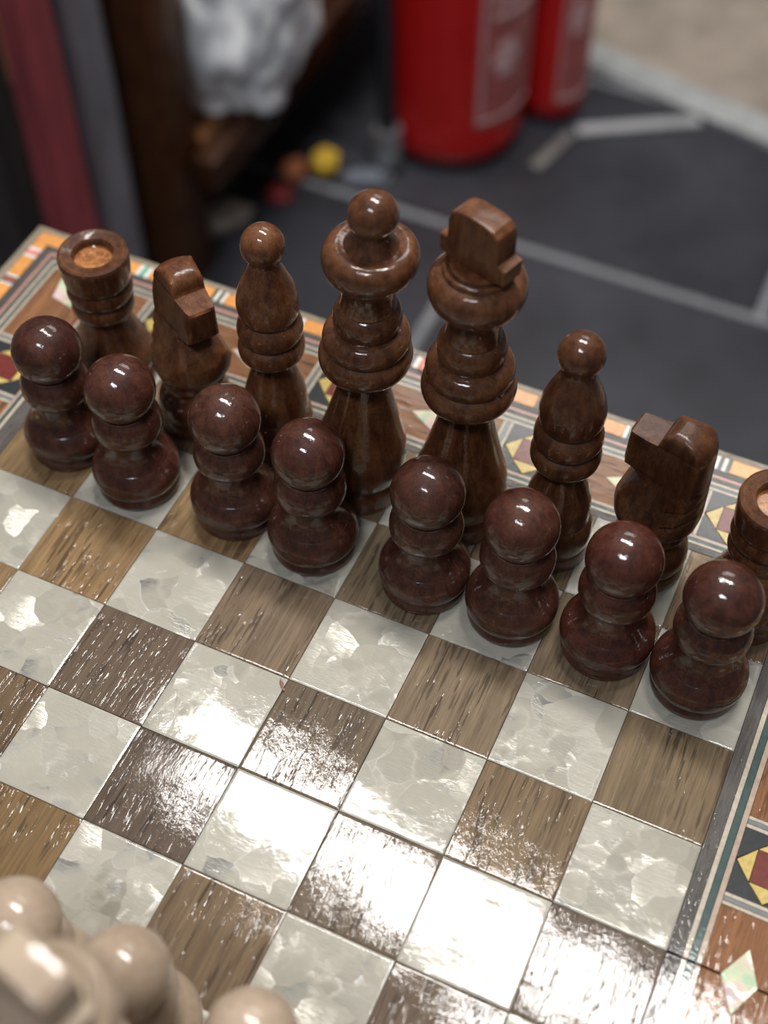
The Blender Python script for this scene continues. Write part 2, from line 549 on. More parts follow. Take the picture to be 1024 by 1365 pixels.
# mosaic band: one side at a time in (along, across) coordinates
def band(side):
    Li, Ri, Fi = LV['w2']; Lo, Ro, Fo = LV['mos']
    if side in ('far', 'near'):
        a, b = Fi, Fo
        s = 1 if side == 'far' else -1
        P = lambda t, w: (t, s * w)
        ends_in, ends_out = (Li, Ri), (Lo, Ro)
    else:
        a, b = (-Li, -Lo) if side == 'left' else (Ri, Ro)
        s = -1 if side == 'left' else 1
        P = lambda t, w: (s * w, t)
        ends_in, ends_out = (-Fi, Fi), (-Fo, Fo)
    mid, hw = (a + b) / 2, (b - a) / 2
    z0 = BZ - .0030
    def put(name, pts, mat, color, dz=0.0, ch=.00006, turn=None):
        pl = [P(t, w) for t, w in pts]
        ar = sum(pl[i][0] * pl[(i + 1) % len(pl)][1] - pl[(i + 1) % len(pl)][0] * pl[i][1] for i in range(len(pl)))
        if ar < 0: pl = pl[::-1]
        turn = side in ('far', 'near') if turn is None else turn
        if turn:
            me = prism_mesh(name, [(y * MM, -x * MM) for x, y in pl], z0, BZ + dz, ch)
            o = bpiece(name, me, mat, color); o.rotation_euler = (0, 0, math.pi / 2)
        else:
            bpiece(name, prism_mesh(name, [(x * MM, y * MM) for x, y in pl], z0, BZ + dz, ch), mat, color)
    HS = 11.2
    sq = [-115.5, -38.5, 38.5, 115.5] if side in ('far', 'near') else [-114.0, -36.0 if side == 'left' else -38.5, 35.6, 113.5]
    sep = [(HS, HS + 1.3, WHITE), (HS + 1.3, HS + 2.9, (.16, .17, .16)), (HS + 2.9, HS + 4.1, WHITE)]
    g = .08
    for c in sq:
        # four dark corner pieces, four yellow points, one red centre
        k = HS * .96; kw = hw * .97
        for st in (1, -1):
            for sw in (1, -1):
                put('mosaic_corner', [(c + st * HS, mid + sw * hw), (c + st * .2, mid + sw * hw), (c + st * HS, mid + sw * .2)], MT['inlay'], BLACK)
        r1, r2 = HS / 2, hw / 2
        put('mosaic_center', [(c - r1 + g, mid - r2 + g), (c + r1 - g, mid - r2 + g), (c + r1 - g, mid + r2 - g), (c - r1 + g, mid + r2 - g)], MT['inlay'], RED, .0001)
        for st in (1, -1):
            put('mosaic_point', [(c + st * (r1 + g), mid - r2 + g), (c + st * (r1 + g), mid + r2 - g), (c + st * (HS - .4), mid)], MT['inlay'], YELLOW, .00008)
            put('mosaic_point', [(c - r1 + g, mid + st * (r2 + g)), (c + r1 - g, mid + st * (r2 + g)), (c, mid + st * (hw - .4))], MT['inlay'], YELLOW, .00008)
        for st in (1, -1):
            for d0, d1, colr in sep:
                put('inlay_strip', [(c + st * (d0 + g), a + g), (c + st * (d1 - g), a + g), (c + st * (d1 - g), b - g), (c + st * (d0 + g), b - g)], MT['inlay'], colr, .00004)
    e = HS + 4.1
    wood = (.26, .125, .058)
    cuts = [(sq[i] + e, sq[i + 1] - e) for i in range(3)]
    for t0, t1 in cuts:
        parts = [(t0, t1)]
        if side in ('left', 'right') and t0 < 0 < t1:
            parts = [(t0, -.3), (.3, t1)]
        for u0, u1 in parts:
            put('border_panel', [(u0 + g, a + g), (u1 - g, a + g), (u1 - g, b - g), (u0 + g, b - g)], MT['panel'], wood)
        c = (t0 + t1) / 2 if not (t0 < 0 < t1) else 0.0
        put('shell_diamond', [(c - 10.2, mid + .3), (c, mid - 5.4), (c + 10.2, mid + .3), (c, mid + 5.4)], MT['shell'], None, .00035, .00012)
    # mitred end panels
    for k, st in ((0, -1), (1, 1)):
        u = sq[0] - e if st < 0 else sq[-1] + e
        put('border_panel', [(u + st * g, a + g), (ends_in[k] + st * g * 0, a + g), (ends_out[k] - st * g * 2, b - g), (u + st * g, b - g)], MT['panel'], wood)
for sd in ('far', 'near', 'left', 'right'):
    band(sd)
# a shell lozenge set across each mitre
for sx, (xi, xo) in ((-1, (LV['w2'][0], LV['mos'][0])), (1, (LV['w2'][1], LV['mos'][1]))):
    for sy in (1, -1):
        cx = (xi + xo) / 2; cy = sy * (LV['w2'][2] + LV['mos'][2]) / 2
        pl = [(cx - sx * 6.5, cy - sy * 6.5), (cx + 4.2, cy - 4.2 * sx * sy), (cx + sx * 6.5, cy + sy * 6.5), (cx - 4.2, cy + 4.2 * sx * sy)]
        ar = sum(pl[i][0] * pl[(i + 1) % 4][1] - pl[(i + 1) % 4][0] * pl[i][1] for i in range(4))
        if ar < 0: pl = pl[::-1]
        bpiece('shell_diamond', prism_mesh('shell_diamond', [(x * MM, y * MM) for x, y in pl], BZ - .003, BZ + .0004, .0001), MT['shell'])

# edge band: orange blocks parted by short groups of coloured slips
def edge_band(side):
    Li, Ri, Fi = LV['dark']; Lo, Ro, Fo = LV['edge']
    if side in ('far', 'near'):
        s = 1 if side == 'far' else -1
        a, b = Fi, Fo; t_lo, t_hi = Lo, Ro
        P = lambda t, w: (t, s * w)
        start = -144.0
    else:
        s = -1 if side == 'left' else 1
        a, b = (-Li, -Lo) if s < 0 else (Ri, Ro)
        t_lo, t_hi = -Fi, Fi
        P = lambda t, w: (s * w, t)
        start = 169.6
    z0 = BZ - .0030
    def put(name, t0, t1, color, mat='inlay'):
        pl = [P(t0 + .05, a + .05), P(t1 - .05, a + .05), P(t1 - .05, b - .05), P(t0 + .05, b - .05)]
        ar = sum(pl[i][0] * pl[(i + 1) % 4][1] - pl[(i + 1) % 4][0] * pl[i][1] for i in range(4))
        if ar < 0: pl = pl[::-1]
        bpiece(name, prism_mesh(name, [(x * MM, y * MM) for x, y in pl], z0, BZ, .00008), MT[mat], color)
    starts = []
    t = start
    while t > t_lo: t -= 17.5
    t += 17.5
    while t < t_hi - 6: starts.append(t); t += 17.5
    GREEN, WH, DK, RD = (.10, .36, .25), (.66, .63, .56), (.05, .065, .055), (.50, .12, .09)
    kinds = [[WH, GREEN, WH], [DK, WH, DK, WH], [WH, PINK, WH], [DK, WH, RD], [WH, DK, WH, DK], [WH, RD, PINK]]
    prev = t_lo
    for i, t in enumerate(starts):
        if t - prev > .5:
            f = rnd.uniform(.85, 1.12)
            put('edge_block', prev, t, tuple(c * f for c in ORANGE))
        key = {(-144): 0, (-109): 1, (-22): 2, (31): 3, (101): 4}.get(int(math.floor(t + .5)) if side == 'far' else None)
        ks = kinds[key] if key is not None else kinds[(i * 5 + (2 if side == 'left' else 0)) % 6]
        if side == 'left' and abs(t - 169.6) < .1: ks = [WH, PINK, PINK, WH]
        if side == 'left' and abs(t - 152.1) < .1: ks = [WH, DK, RD, DK, WH]
        w = 6.0 / len(ks)
        for q, cc in enumerate(ks):
            put('edge_slip', t + q * w, t + (q + 1) * w, cc)
        prev = t + 6.0
    put('edge_block', prev, t_hi, ORANGE)
for sd in ('far', 'near', 'left', 'right'):
    edge_band(sd)

# squares
def tile_mesh(name, seed, bow, edge):
    r = random.Random(seed)
    n = 12
    h = S / 2 - .00012
    tx, ty = r.uniform(-.004, .004), r.uniform(-.004, .004)
    bx, by = r.uniform(.5, 1.2) * bow, r.uniform(.5, 1.2) * bow
    off = Vector((r.uniform(0, 50), r.uniform(0, 50), 3.3))
    bm = bmesh.new()
    us = [-1, -.985, -.95] + [-.95 + 1.9 * k / n for k in range(1, n)] + [.95, .985, 1]
    top = []
    for v in us:
        row = []
        for u in us:
            e = max(abs(u), abs(v))
            z = -bx * u * u - by * v * v + tx * u * h + ty * v * h
            z += noise.noise(Vector((u * 1.3, v * 1.3, 0)) + off) * .00010
            if e > .94: z += edge * (1 if e < .99 else -1.2)
            row.append(bm.verts.new((u * h, v * h, z)))
        top.append(row)
    N = len(us)
    for j in range(N - 1):
        for i in range(N - 1):
            bm.faces.new((top[j][i], top[j][i + 1], top[j + 1][i + 1], top[j + 1][i]))
    rim = [top[0][i] for i in range(N)] + [top[j][-1] for j in range(1, N)] + [top[-1][i] for i in range(N - 2, -1, -1)] + [top[j][0] for j in range(N - 2, 0, -1)]
    lo = [bm.verts.new((v.co.x, v.co.y, -.003)) for v in rim]
    for k in range(len(rim)):
        k2 = (k + 1) % len(rim)
        bm.faces.new((rim[k], lo[k], lo[k2], rim[k2]))
    bm.faces.new(lo[::-1])
    return finish(bm, name, 50)
dark_me = [tile_mesh('dark_square', 100 + k, .00006, .00002) for k in range(6)]
light_me = [tile_mesh('light_square', 200 + k, .00008, .00004) for k in range(6)]
GOLD, BROWN, UMBER = (.25, .17, .085), (.205, .145, .090), (.135, .098, .068)
tones = {(0, 1): GOLD, (1, 2): (.265, .175, .085), (0, 3): GOLD, (2, 1): (.27, .18, .09), (3, 2): (.20, .15, .10), (2, 3): UMBER, (1, 4): (.16, .11, .065),
         (5, 2): (.21, .16, .105), (4, 3): (.15, .115, .078), (3, 4): (.11, .082, .06), (2, 5): (.20, .13, .06), (7, 2): (.20, .15, .09), (6, 3): (.20, .145, .085),
         (5, 4): (.15, .115, .08), (4, 5): (.19, .135, .08), (6, 5): UMBER, (7, 4): (.13, .10, .075), (4, 1): (.20, .155, .10), (6, 1): (.21, .16, .105)}
for c in range(8):
    for r in range(8):
        loc = ((c + .5 - 4) * S, (4 - r - .5) * S, BZ)
        if (c + r) % 2:
            base = tones.get((c, r), BROWN)
            bpiece('dark_square', dark_me[(c * 3 + r * 5) % 6], MT['veneer'], base, loc)
        else:
            bpiece('light_square', light_me[(c * 5 + r * 3) % 6], MT['pearl'], None, loc)

# the low stool that carries the board
stool_m = mat_plain('stool_wood', (.09, .045, .022), .5, .3, .3, (40, 40, 8), .3)
stool = empty('low_stool', (0, 0, FLOOR))
tag(stool, 'low dark wooden stool under the chessboard', 'stool')
HT = -0.045 - FLOOR
add_obj('stool_top', box_mesh('stool_top', -.15, .15, -.15, .15, HT - .03, HT, .004), stool_m, stool)
for sx in (-1, 1):
    for sy in (-1, 1):
        add_obj('leg', box_mesh('leg', sx * .12 - .02, sx * .12 + .02, sy * .12 - .02, sy * .12 + .02, 0, HT - .028, .003), stool_m, stool)

# ------------------------------------------------------------------ chessmen
def sphere_part(r, zc, z_from, squash=1.0):
    return [(0, z_from - .6)] + ball(r, zc, z_from, squash=squash)

PAWN = {
    'base': [(0, 0), (13.4, 0, 1), (14.5, .8), (14.9, 2.6), (14.5, 4.6), (14.3, 5.4, 1), (15.2, 6.6), (15.8, 9.0), (15.4, 12.2), (13.9, 15.0), (12.5, 16.6, 1), (12.1, 17.0),
             (10.6, 19.2), (9.4, 22.2), (8.9, 25.5), (9.0, 28.6, 1), (0, 28.6)],
    'collar': [(0, 28.0), (9.0, 28.2, 1), (10.8, 28.9), (12.0, 30.8), (12.3, 33.4), (11.9, 36.2), (10.9, 38.6), (9.6, 40.2), (9.2, 41.2, 1), (0, 41.2)],
}
BISHOP = {
    'base': [(0, 0), (11.6, 0, 1), (12.4, .9), (12.6, 3.2), (12.2, 5.8), (11.8, 7.0, 1), (12.4, 8.2), (13.1, 12.0), (12.7, 17.0), (11.5, 20.6, 1), (11.3, 21.2), (11.2, 25.5), (10.7, 30.5),
             (9.4, 35.5), (8.1, 40.0), (7.5, 44.0), (7.6, 47.0, 1), (0, 47.0)],
    'collar': [(0, 46.6), (7.6, 46.8, 1), (9.6, 47.8), (11.2, 49.6), (11.6, 52.2), (11.0, 55.0), (9.2, 56.9, 1), (10.7, 58.0), (11.3, 60.4), (10.8, 63.4), (9.6, 65.2), (8.4, 66.4, 1), (0, 66.6)],
    'mitre': [(0, 66.2), (8.4, 66.4, 1), (9.9, 67.5), (10.6, 71.0), (10.4, 74.6), (9.3, 79.0), (7.6, 83.2), (6.0, 87.0), (5.1, 89.6), (5.0, 91.2, 1), (0, 91.2)],
}
QUEEN = {
    'base': [(0, 0), (14.6, 0, 1), (15.4, 1.0), (15.7, 4.5), (15.3, 8.5), (14.5, 11.0, 1), (15.4, 12.8), (16.3, 18.5), (15.7, 26.0), (13.8, 33.0), (12.0, 40.0), (10.4, 47.0), (9.2, 53.0),
             (8.7, 58.0), (8.9, 62.0, 1), (0, 62.0)],
    'collar': [(0, 61.6), (8.9, 61.8, 1), (11.6, 62.6), (14.3, 64.8), (15.4, 68.2), (14.8, 71.6), (13.0, 73.6, 1), (14.0, 74.9), (14.3, 77.0), (13.7, 79.2), (12.2, 80.9), (10.0, 81.7, 1), (10.5, 82.8),
               (11.1, 85.4), (10.8, 88.2), (9.9, 90.0), (8.9, 90.9, 1), (0, 91.6)],
    'crown': [(0, 91.2), (9.0, 91.4, 1), (8.6, 94.5), (8.7, 98.5), (9.5, 101.6), (11.6, 103.6), (14.0, 106.4), (15.0, 110.2), (14.4, 113.4), (12.8, 115.3), (11.0, 115.9), (9.0, 115.6, 1), (0, 115.6)],
    'finial_neck': [(0, 115.0), (8.7, 115.2, 1), (8.0, 116.6), (6.8, 118.4), (5.9, 120.4), (5.6, 122.0, 1), (0, 122.0)],
}
KING_CROWN = [(0, 91.2), (9.0, 91.4, 1), (8.6, 94.5), (8.7, 98.5), (9.5, 101.6), (11.6, 103.6), (14.0, 106.6), (15.0, 110.6), (14.4, 114.0), (12.6, 116.4), (10.9, 117.2, 1), (10.7, 118.4), (9.9, 118.9),
              (9.2, 118.2, 1), (8.9, 118.6), (8.7, 119.8, 1), (0, 119.8)]
ROOK = {
    'base': [(0, 0), (14.0, 0, 1), (14.9, 1.0), (15.1, 3.5), (14.6, 6.0), (14.2, 7.0, 1), (14.9, 8.4), (15.4, 11.5), (14.6, 16.0), (12.8, 20.5), (10.8, 26.0), (9.3, 30.5), (8.8, 34.0, 1), (0, 34.0)],
    'collar': [(0, 33.6), (8.8, 33.8, 1), (10.6, 34.8), (11.5, 37.0), (11.3, 39.4), (10.3, 41.2, 1), (11.2, 42.2), (12.0, 44.4), (11.8, 46.8), (10.9, 48.8, 1), (0, 48.8)],
    'turret': [(0, 48.4), (10.9, 48.6, 1), (11.8, 49.8), (12.2, 52.0), (12.7, 60.2, 1), (12.3, 61.2, 1), (11.4, 61.7, 1), (7.6, 61.0, 1), (7.0, 60.2, 1), (6.9, 57.6, 1), (0, 57.4)],
}
KNIGHT_BASE = [(0, 0), (12.6, 0, 1), (13.4, .9), (13.6, 3.5), (13.2, 6.0), (12.8, 7.2, 1), (13.5, 8.6), (13.6, 12.0), (12.8, 15.6), (11.2, 18.0), (10.3, 20.4), (10.6, 22.4), (11.6, 23.4, 1), (11.8, 24.6),
               (11.3, 26.2, 1), (12.0, 27.2), (12.2, 28.4, 1), (0, 28.4)]

def chess_piece(name, pos, rz, label, cat, group, color, parts, lean=(0, 0)):
    root = empty(name, (pos[0] * MM, pos[1] * MM, 0), 0)
    tag(root, label, cat, group)
    for pname, prof, extra in parts:
        me = prof if isinstance(prof, bpy.types.Mesh) else lathe_mesh(pname, prof, lean)
        o = add_obj(pname, me, MT['pale' if color[0] > .3 else 'carved' if pname in ('cross', 'horse_head') else 'turned'], root, None, color if extra is None else extra)
        if isinstance(prof, bpy.types.Mesh):
            o.rotation_euler = (0, 0, rz)
    return root

def lathe_parts(table, order, n=4):
    return [(k, spline(table[k], n), None) for k in order]

def cross_mesh(lean):
    """thick carved cross: extruded outline, all edges eased"""
    half = [(8.0, 118.6), (8.4, 119.8), (12.0, 120.8), (12.3, 126.4), (9.5, 127.0), (9.4, 133.4), (8.6, 136.0), (6.8, 137.7), (3.4, 138.5)]
    pts = [(-x, z) for x, z in half] + [(x, z) for x, z in half[::-1]]
    bm = bmesh.new()
    t = 4.3
    a = [bm.verts.new((x * MM, -t * MM, z * MM)) for x, z in pts]
    b = [bm.verts.new((x * MM, t * MM, z * MM)) for x, z in pts]
    n = len(pts)
    fa = bm.faces.new(a); fb = bm.faces.new(b[::-1])
    for i in range(n):
        bm.faces.new((a[i], b[i], b[(i + 1) % n], a[(i + 1) % n]))
    bmesh.ops.recalc_face_normals(bm, faces=bm.faces[:])
    ed = [e for e in bm.edges if any(f in (fa, fb) for f in e.link_faces)]
    bmesh.ops.bevel(bm, geom=ed, offset=.8 * MM, segments=3, affect='EDGES', profile=.5)
    for v in bm.verts:
        v.co.x += lean[0] * v.co.z
        v.co.y += lean[1] * v.co.z
    return finish(bm, 'cross', 18)

def horse_mesh(lean):
    """knight's head: a turned cone cut flat on both sides, notched in front, domed on top; faces local +x"""
    #   z : front x, back x, half thickness, round radius, side wedge
    K = [(28.0, 11.6, -11.8, 11.8, 11.8, 0), (28.8, 12.9, -12.9, 12.9, 12.9, 0), (31.5, 14.2, -14.0, 13.8, 14.2, 0), (35.0, 14.6, -14.3, 12.6, 14.6, .02), (39.0, 13.8, -14.3, 10.8, 14.5, .04), (43.0, 11.2, -14.2, 9.0, 14.4, .07),
         (46.5, 7.6, -14.1, 7.8, 14.3, .10), (48.8, 4.6, -14.0, 7.2, 14.2, .12), (49.6, 3.8, -14.0, 7.0, 14.2, .12), (50.2, 5.0, -13.9, 6.9, 14.2, .12), (51.2, 8.6, -13.9, 6.7, 14.2, .13), (52.4, 12.2, -13.8, 6.5, 14.2, .13),
         (53.4, 12.9, -13.8, 6.9, 14.1, .10), (58.0, 13.5, -13.7, 6.6, 13.9, .10), (63.0, 13.6, -13.5, 6.3, 13.8, .10), (66.2, 13.4, -13.2, 6.0, 13.6, .10), (66.9, 12.6, -13.2, 5.8, 13.3, .10), (67.05, 3.2, -13.2, 5.8, 13.2, .10),
         (67.8, 2.7, -13, 5.9, 13.0, .10), (69.6, 2.4, -13, 5.8, 12.5, .10), (71.0, 1.9, -13, 5.6, 11.6, .09), (72.2, 1.2, -13, 5.3, 10.2, .08), (73.0, .2, -13, 4.7, 8.4, .07), (73.6, -1.0, -13, 3.9, 6.4, .05), (73.8, -2.0, -13, 2.4, 4.6, .05)]
    grooves = [(40.0, 1), (46.0, 1), (52.0, 1)]
    Z = []
    for a, b in zip(K[:-1], K[1:]):
        steps = max(1, int((b[0] - a[0]) / .7))
        for k in range(steps):
            t = k / steps
            Z.append(tuple(a[i] + (b[i] - a[i]) * t for i in range(6)))
    Z.append(K[-1])
    seg = 72
    bm = bmesh.new()
    rings = []
    for z, xf, xb, th, R, wg in Z:
        ring = []
        cx = (xf + max(xb, -R)) / 2
        for k in range(seg):
            a = 2 * math.pi * k / seg
            # ray from the section's middle: meets the circle, the flat sides or the front and back cuts
            dx, dy = math.cos(a), math.sin(a)
            B = cx * dx
            t = -B + math.sqrt(max(B * B - (cx * cx - R * R), .01))
            den = abs(dy) + wg * dx
            if den > 1e-4: t = min(t, (th + wg * (3 - cx)) / den)
            if dx > 1e-4: t = min(t, (xf - cx) / dx)
            if dx < -1e-4: t = min(t, (xb - cx) / dx)
            x, y = cx + dx * t, dy * t
            # carved mane nicks on the back edge
            if x < -5.5:
                for gz, _ in grooves:
                    d = abs(z - (gz - (x + 12) * .5))
                    if d < .75: 
                        s = 1 - (1 - d / .75) * .075
                        x, y = cx + (x - cx) * s, y * s
            ring.append(bm.verts.new(((x + lean[0] * z) * MM, (y + lean[1] * z) * MM, z * MM)))
        rings.append(ring)
    for a, b in zip(rings[:-1], rings[1:]):
        for k in range(seg):
            bm.faces.new((a[k], a[(k + 1) % seg], b[(k + 1) % seg], b[k]))
    bm.faces.new(rings[0][::-1]); bm.faces.new(rings[-1])
    return finish(bm, 'horse_head', 32)

def pawn(pos, label, group, color, lean=(0, 0), name='pawn'):
    parts = lathe_parts(PAWN, ('base', 'collar'))
    parts.append(('head', sphere_part(12.1, 49.4, 41.0, .97), None))
    return chess_piece(name, pos, 0, label, 'chess pawn', group, color, parts, lean)

def bishop(pos, label, color, lean=(0, 0)):
    parts = lathe_parts(BISHOP, ('base', 'collar', 'mitre'))
    parts.append(('finial', sphere_part(7.3, 96.6, 90.9, 1.0), None))
    return chess_piece('bishop', pos, 0, label, 'chess bishop', 'dark chess bishops', color, parts, lean)

def queen(pos, label, color, lean=(0, 0)):
    parts = lathe_parts(QUEEN, ('base', 'collar', 'crown', 'finial_neck'))
    parts.append(('finial', sphere_part(7.7, 126.6, 121.4, .98), None))
    return chess_piece('queen', pos, 0, label, 'chess queen', None, color, parts, lean)

def king(pos, label, color, lean=(0, 0), rz=0.0):
    parts = lathe_parts(QUEEN, ('base', 'collar'))
    parts.append(('crown', spline(KING_CROWN, 4), None))
    ll = (lean[0] * math.cos(rz) + lean[1] * math.sin(rz), -lean[0] * math.sin(rz) + lean[1] * math.cos(rz))
    parts.append(('cross', cross_mesh(ll), None))
    return chess_piece('king', pos, rz, label, 'chess king', None, color, parts, lean)

def rook(pos, label, color, lean=(0, 0)):
    parts = lathe_parts(ROOK, ('base', 'collar', 'turret'))
    r = chess_piece('rook', pos, 0, label, 'chess rook', 'dark chess rooks', color, parts, lean)
    tur = [c for c in r.children if c.name.startswith('turret')][0]
    s = add_obj('socket', lathe_mesh('socket', [(0, 57.0), (7.3, 57.2), (7.2, 58.4), (6.6, 57.9), (0, 57.75)], lean), MT['turned'], tur, None, (.30, .115, .035))
    tag(s, 'lighter bare wood inside the hollow')
    return r

def knight(pos, label, color, rz, lean=(0, 0)):
    ll = (lean[0] * math.cos(rz) + lean[1] * math.sin(rz), -lean[0] * math.sin(rz) + lean[1] * math.cos(rz))
    parts = [('base', spline(KNIGHT_BASE, 4), None), ('horse_head', horse_mesh(ll), None)]
    return chess_piece('knight', pos, rz, label, 'chess knight', 'dark chess knights', color, parts, lean)

DP = (.049, .0145, .0088)      # pawns
DB = (.090, .031, .0122)       # back row
def tint(c, f, g=1.0): return (c[0] * f, c[1] * f * g, c[2] * f * g)
G = 'dark brown pawns in a row'
pawn((-118.5, 91.5), 'dark brown wooden pawn in front of the rook nearest the dark queen', G, tint(DP, .9))
pawn((-86.5, 86.5), 'dark brown wooden pawn in front of the knight nearest the dark queen', G, tint(DP, 1.1))
pawn((-48.2, 89.5), 'dark brown wooden pawn in front of the bishop beside the dark queen', G, tint(DP, 1.15, 1.1))
pawn((-16.6, 87.5), 'dark brown wooden pawn standing in front of the dark queen', G, tint(DP, 1.0))
pawn((24.9, 89.0), 'dark brown wooden pawn standing in front of the dark king', G, tint(DP, 1.05, 1.1))
pawn((56.5, 89.4), 'dark brown wooden pawn in front of the bishop beside the dark king', G, tint(DP, 1.1, 1.05))
pawn((89.6, 90.4), 'dark brown wooden pawn in front of the knight nearest the dark king', G, tint(DP, 1.05, .9))
pawn((121.1, 88.9), 'dark brown wooden pawn in front of the rook nearest the dark king', G, tint(DP, .92))

rook((-121.5, 129.5), 'dark brown wooden rook beside the knight nearest the dark queen', tint(DB, .8))
knight((-83.0, 122.6), 'dark brown wooden knight facing the pawns, beside the bishop next to the queen', tint(DB, 1.05), math.radians(-36), (.055, .0))
bishop((-48.5, 124.0), 'dark brown wooden bishop with ball tip standing beside the dark queen', tint(DB, 1.1))
queen((-13.8, 118.5), 'tall dark brown wooden queen with a ball on her wide crown', tint(DB, .95), (.045, .012))
king((24.0, 120.5), 'tall dark brown wooden king with a thick flat cross on top', tint(DB, .95), (.010, .006), -.33)
bishop((59.2, 121.2), 'dark brown wooden bishop with ball tip standing beside the dark king', tint(DB, .78))
knight((91.0, 127.5), 'dark brown wooden knight with mane cuts facing the bishop next to the king', tint(DB, .62), math.radians(171))
rook((127.0, 122.5), 'dark brown wooden rook beside the knight nearest the dark king', tint(DB, .78))

PALE = (.40, .30, .22)
GP = 'pale pawns in a row'
pawn((-15.3, -82.6), 'pale cream wooden pawn on the file of the dark queen', GP, tint(PALE, .98))
pawn((16.2, -82.0), 'pale cream wooden pawn directly in front of the pale king', GP, PALE)
pawn((52.5, -82.7), 'pale cream wooden pawn on the king\'s side of the pale king\'s pawn', GP, tint(PALE, 1.03))
king((24.4, -113.6), 'pale cream wooden king with a thick flat cross on top', tint(PALE, .95), (.012, .038), -.25)

# ------------------------------------------------------------------ the shop behind
wood_d = mat_plank('table_wood', 40, 4, .25, pore=.3)
TBL = (.055, .022, .010)
table = empty('low_rack', (-0.497, 0.705, FLOOR))
tag(table, 'dark brown wooden rack with square legs and a low shelf beside the fire extinguisher', 'rack')
def tpart(name, x0, x1, y0, y1, z0, z1, c=TBL):
    return add_obj(name, box_mesh(name, x0, x1, y0, y1, z0, z1, .003), wood_d, table, None, c)
for lx in (0.0, -.50):
    for ly in (0.0, .72):
        tpart('leg', lx - .025, lx + .025, ly - .025, ly + .025, 0, .755, (.105, .042, .016))
tpart('rail', .030, .054, .0, .72, .115, .155)
tpart('rail', -.528, -.50, .026, .694, .115, .155)
tpart('rail', -.474, -.026, -.012, .012, .115, .155)
tpart('shelf', -.50, .0295, .026, .694, .140, .155, (.20, .085, .032))
for ly in (0.0, .72):
    tpart('rail', -.475, -.025, ly - .012, ly + .012, .70, .74)

def roll(name, x, y, r, h, color, label, lumps=.006):
    bm = bmesh.new()
    seg, n = 48, 24
    rings = []
    off = Vector((x * 31, y * 17, 1))
    for j in range(n + 1):
        z = h * j / n
        ring = []
        for k in range(seg):
            a = 2 * math.pi * k / seg
            f = 1 + .05 * math.sin(5 * a + j * .05) + noise.noise(Vector((math.cos(a) * 1.5, math.sin(a) * 1.5, z * 4)) + off) * .09
            ring.append(bm.verts.new((r * f * math.cos(a), r * f * math.sin(a), z)))
        rings.append(ring)
    for a, b in zip(rings[:-1], rings[1:]):
        for k in range(seg):
            bm.faces.new((a[k], a[(k + 1) % seg], b[(k + 1) % seg], b[k]))
    bm.faces.new(rings[0][::-1]); bm.faces.new(rings[-1])
    o = add_obj(name, finish(bm, name, 60), mat_plain(name + '_cloth', color, .85, 0, .25, (60, 60, 12), .3), None, (x, y, FLOOR))
    return tag(o, label, 'fabric roll', 'rolled cloth standing on the floor')
for u, v, r, h, colr, lab in ((164, 400, .029, 1.0, (.18, .165, .19), 'grey violet roll of cloth standing upright beside the rack leg'),
                        (135, 462, .021, 1.0, (.30, .05, .06), 'slim dark red roll of cloth standing beside the grey violet roll'),
                        (58, 425, .025, .95, (.05, .038, .036), 'blackish brown roll of cloth standing beside the dark red roll')):
    p = at(u, v, FLOOR)
    roll('cloth_roll', p.x, p.y, r, h, colr, lab)

# white plastic bag on the low shelf
def blob_mesh(name, sx, sy, sz, seed, amp=.18, freq=2.2, sub=4, flat=True, ridge=False):
    bm = bmesh.new()
    bmesh.ops.create_icosphere(bm, subdivisions=sub, radius=1)
    off = Vector((seed * 7.1, seed * 3.3, seed))
    for v in bm.verts:
        d = v.co.normalized()
        nz = noise.noise(d * freq + off)
        if ridge: nz = nz * .5 + (abs(noise.noise(d * freq * 1.7 + off)) - .2) * 1.1
        f = 1 + amp * nz
        p = Vector((d.x * sx, d.y * sy, d.z * sz)) * f
        if flat and p.z < -sz * .72: p.z = -sz * .72 + (p.z + sz * .72) * .1
        v.co = p
    zmin = min(v.co.z for v in bm.verts)
    for v in bm.verts: v.co.z -= zmin
    return finish(bm, name, 60)
bagm = mat_plain('white_plastic', (.95, .96, .98), .4, 0, .03, (30, 30, 30), .2)
bag = empty('plastic_bag', (-.492, .832, FLOOR + .155))
tag(bag, 'crumpled white plastic bag on the low shelf of the rack', 'bag')
bb = blob_mesh('bag_body', .090, .096, .15, 3, .20, 2.2, 5, True, True)
for v in bb.vertices:                       # the bag leans against the back of the leg
    if v.co.y < -.094: v.co.y = -.094 + (v.co.y + .094) * .05
add_obj('bag_body', bb, bagm, bag)
add_obj('bag_neck', blob_mesh('bag_neck', .032, .030, .06, 5, .3, 3.0, 4, False, True), bagm, bag, (.01, .01, .19))
gr = add_obj('green_pouch', blob_mesh('green_pouch', .028, .03, .10, 8, .2, 1.6, 4), mat_plain('green_cloth', (.02, .12, .06), .6), None, (-.480, 1.010, FLOOR + .155))
tag(gr, 'dark green pouch standing behind the white bag on the shelf', 'pouch')

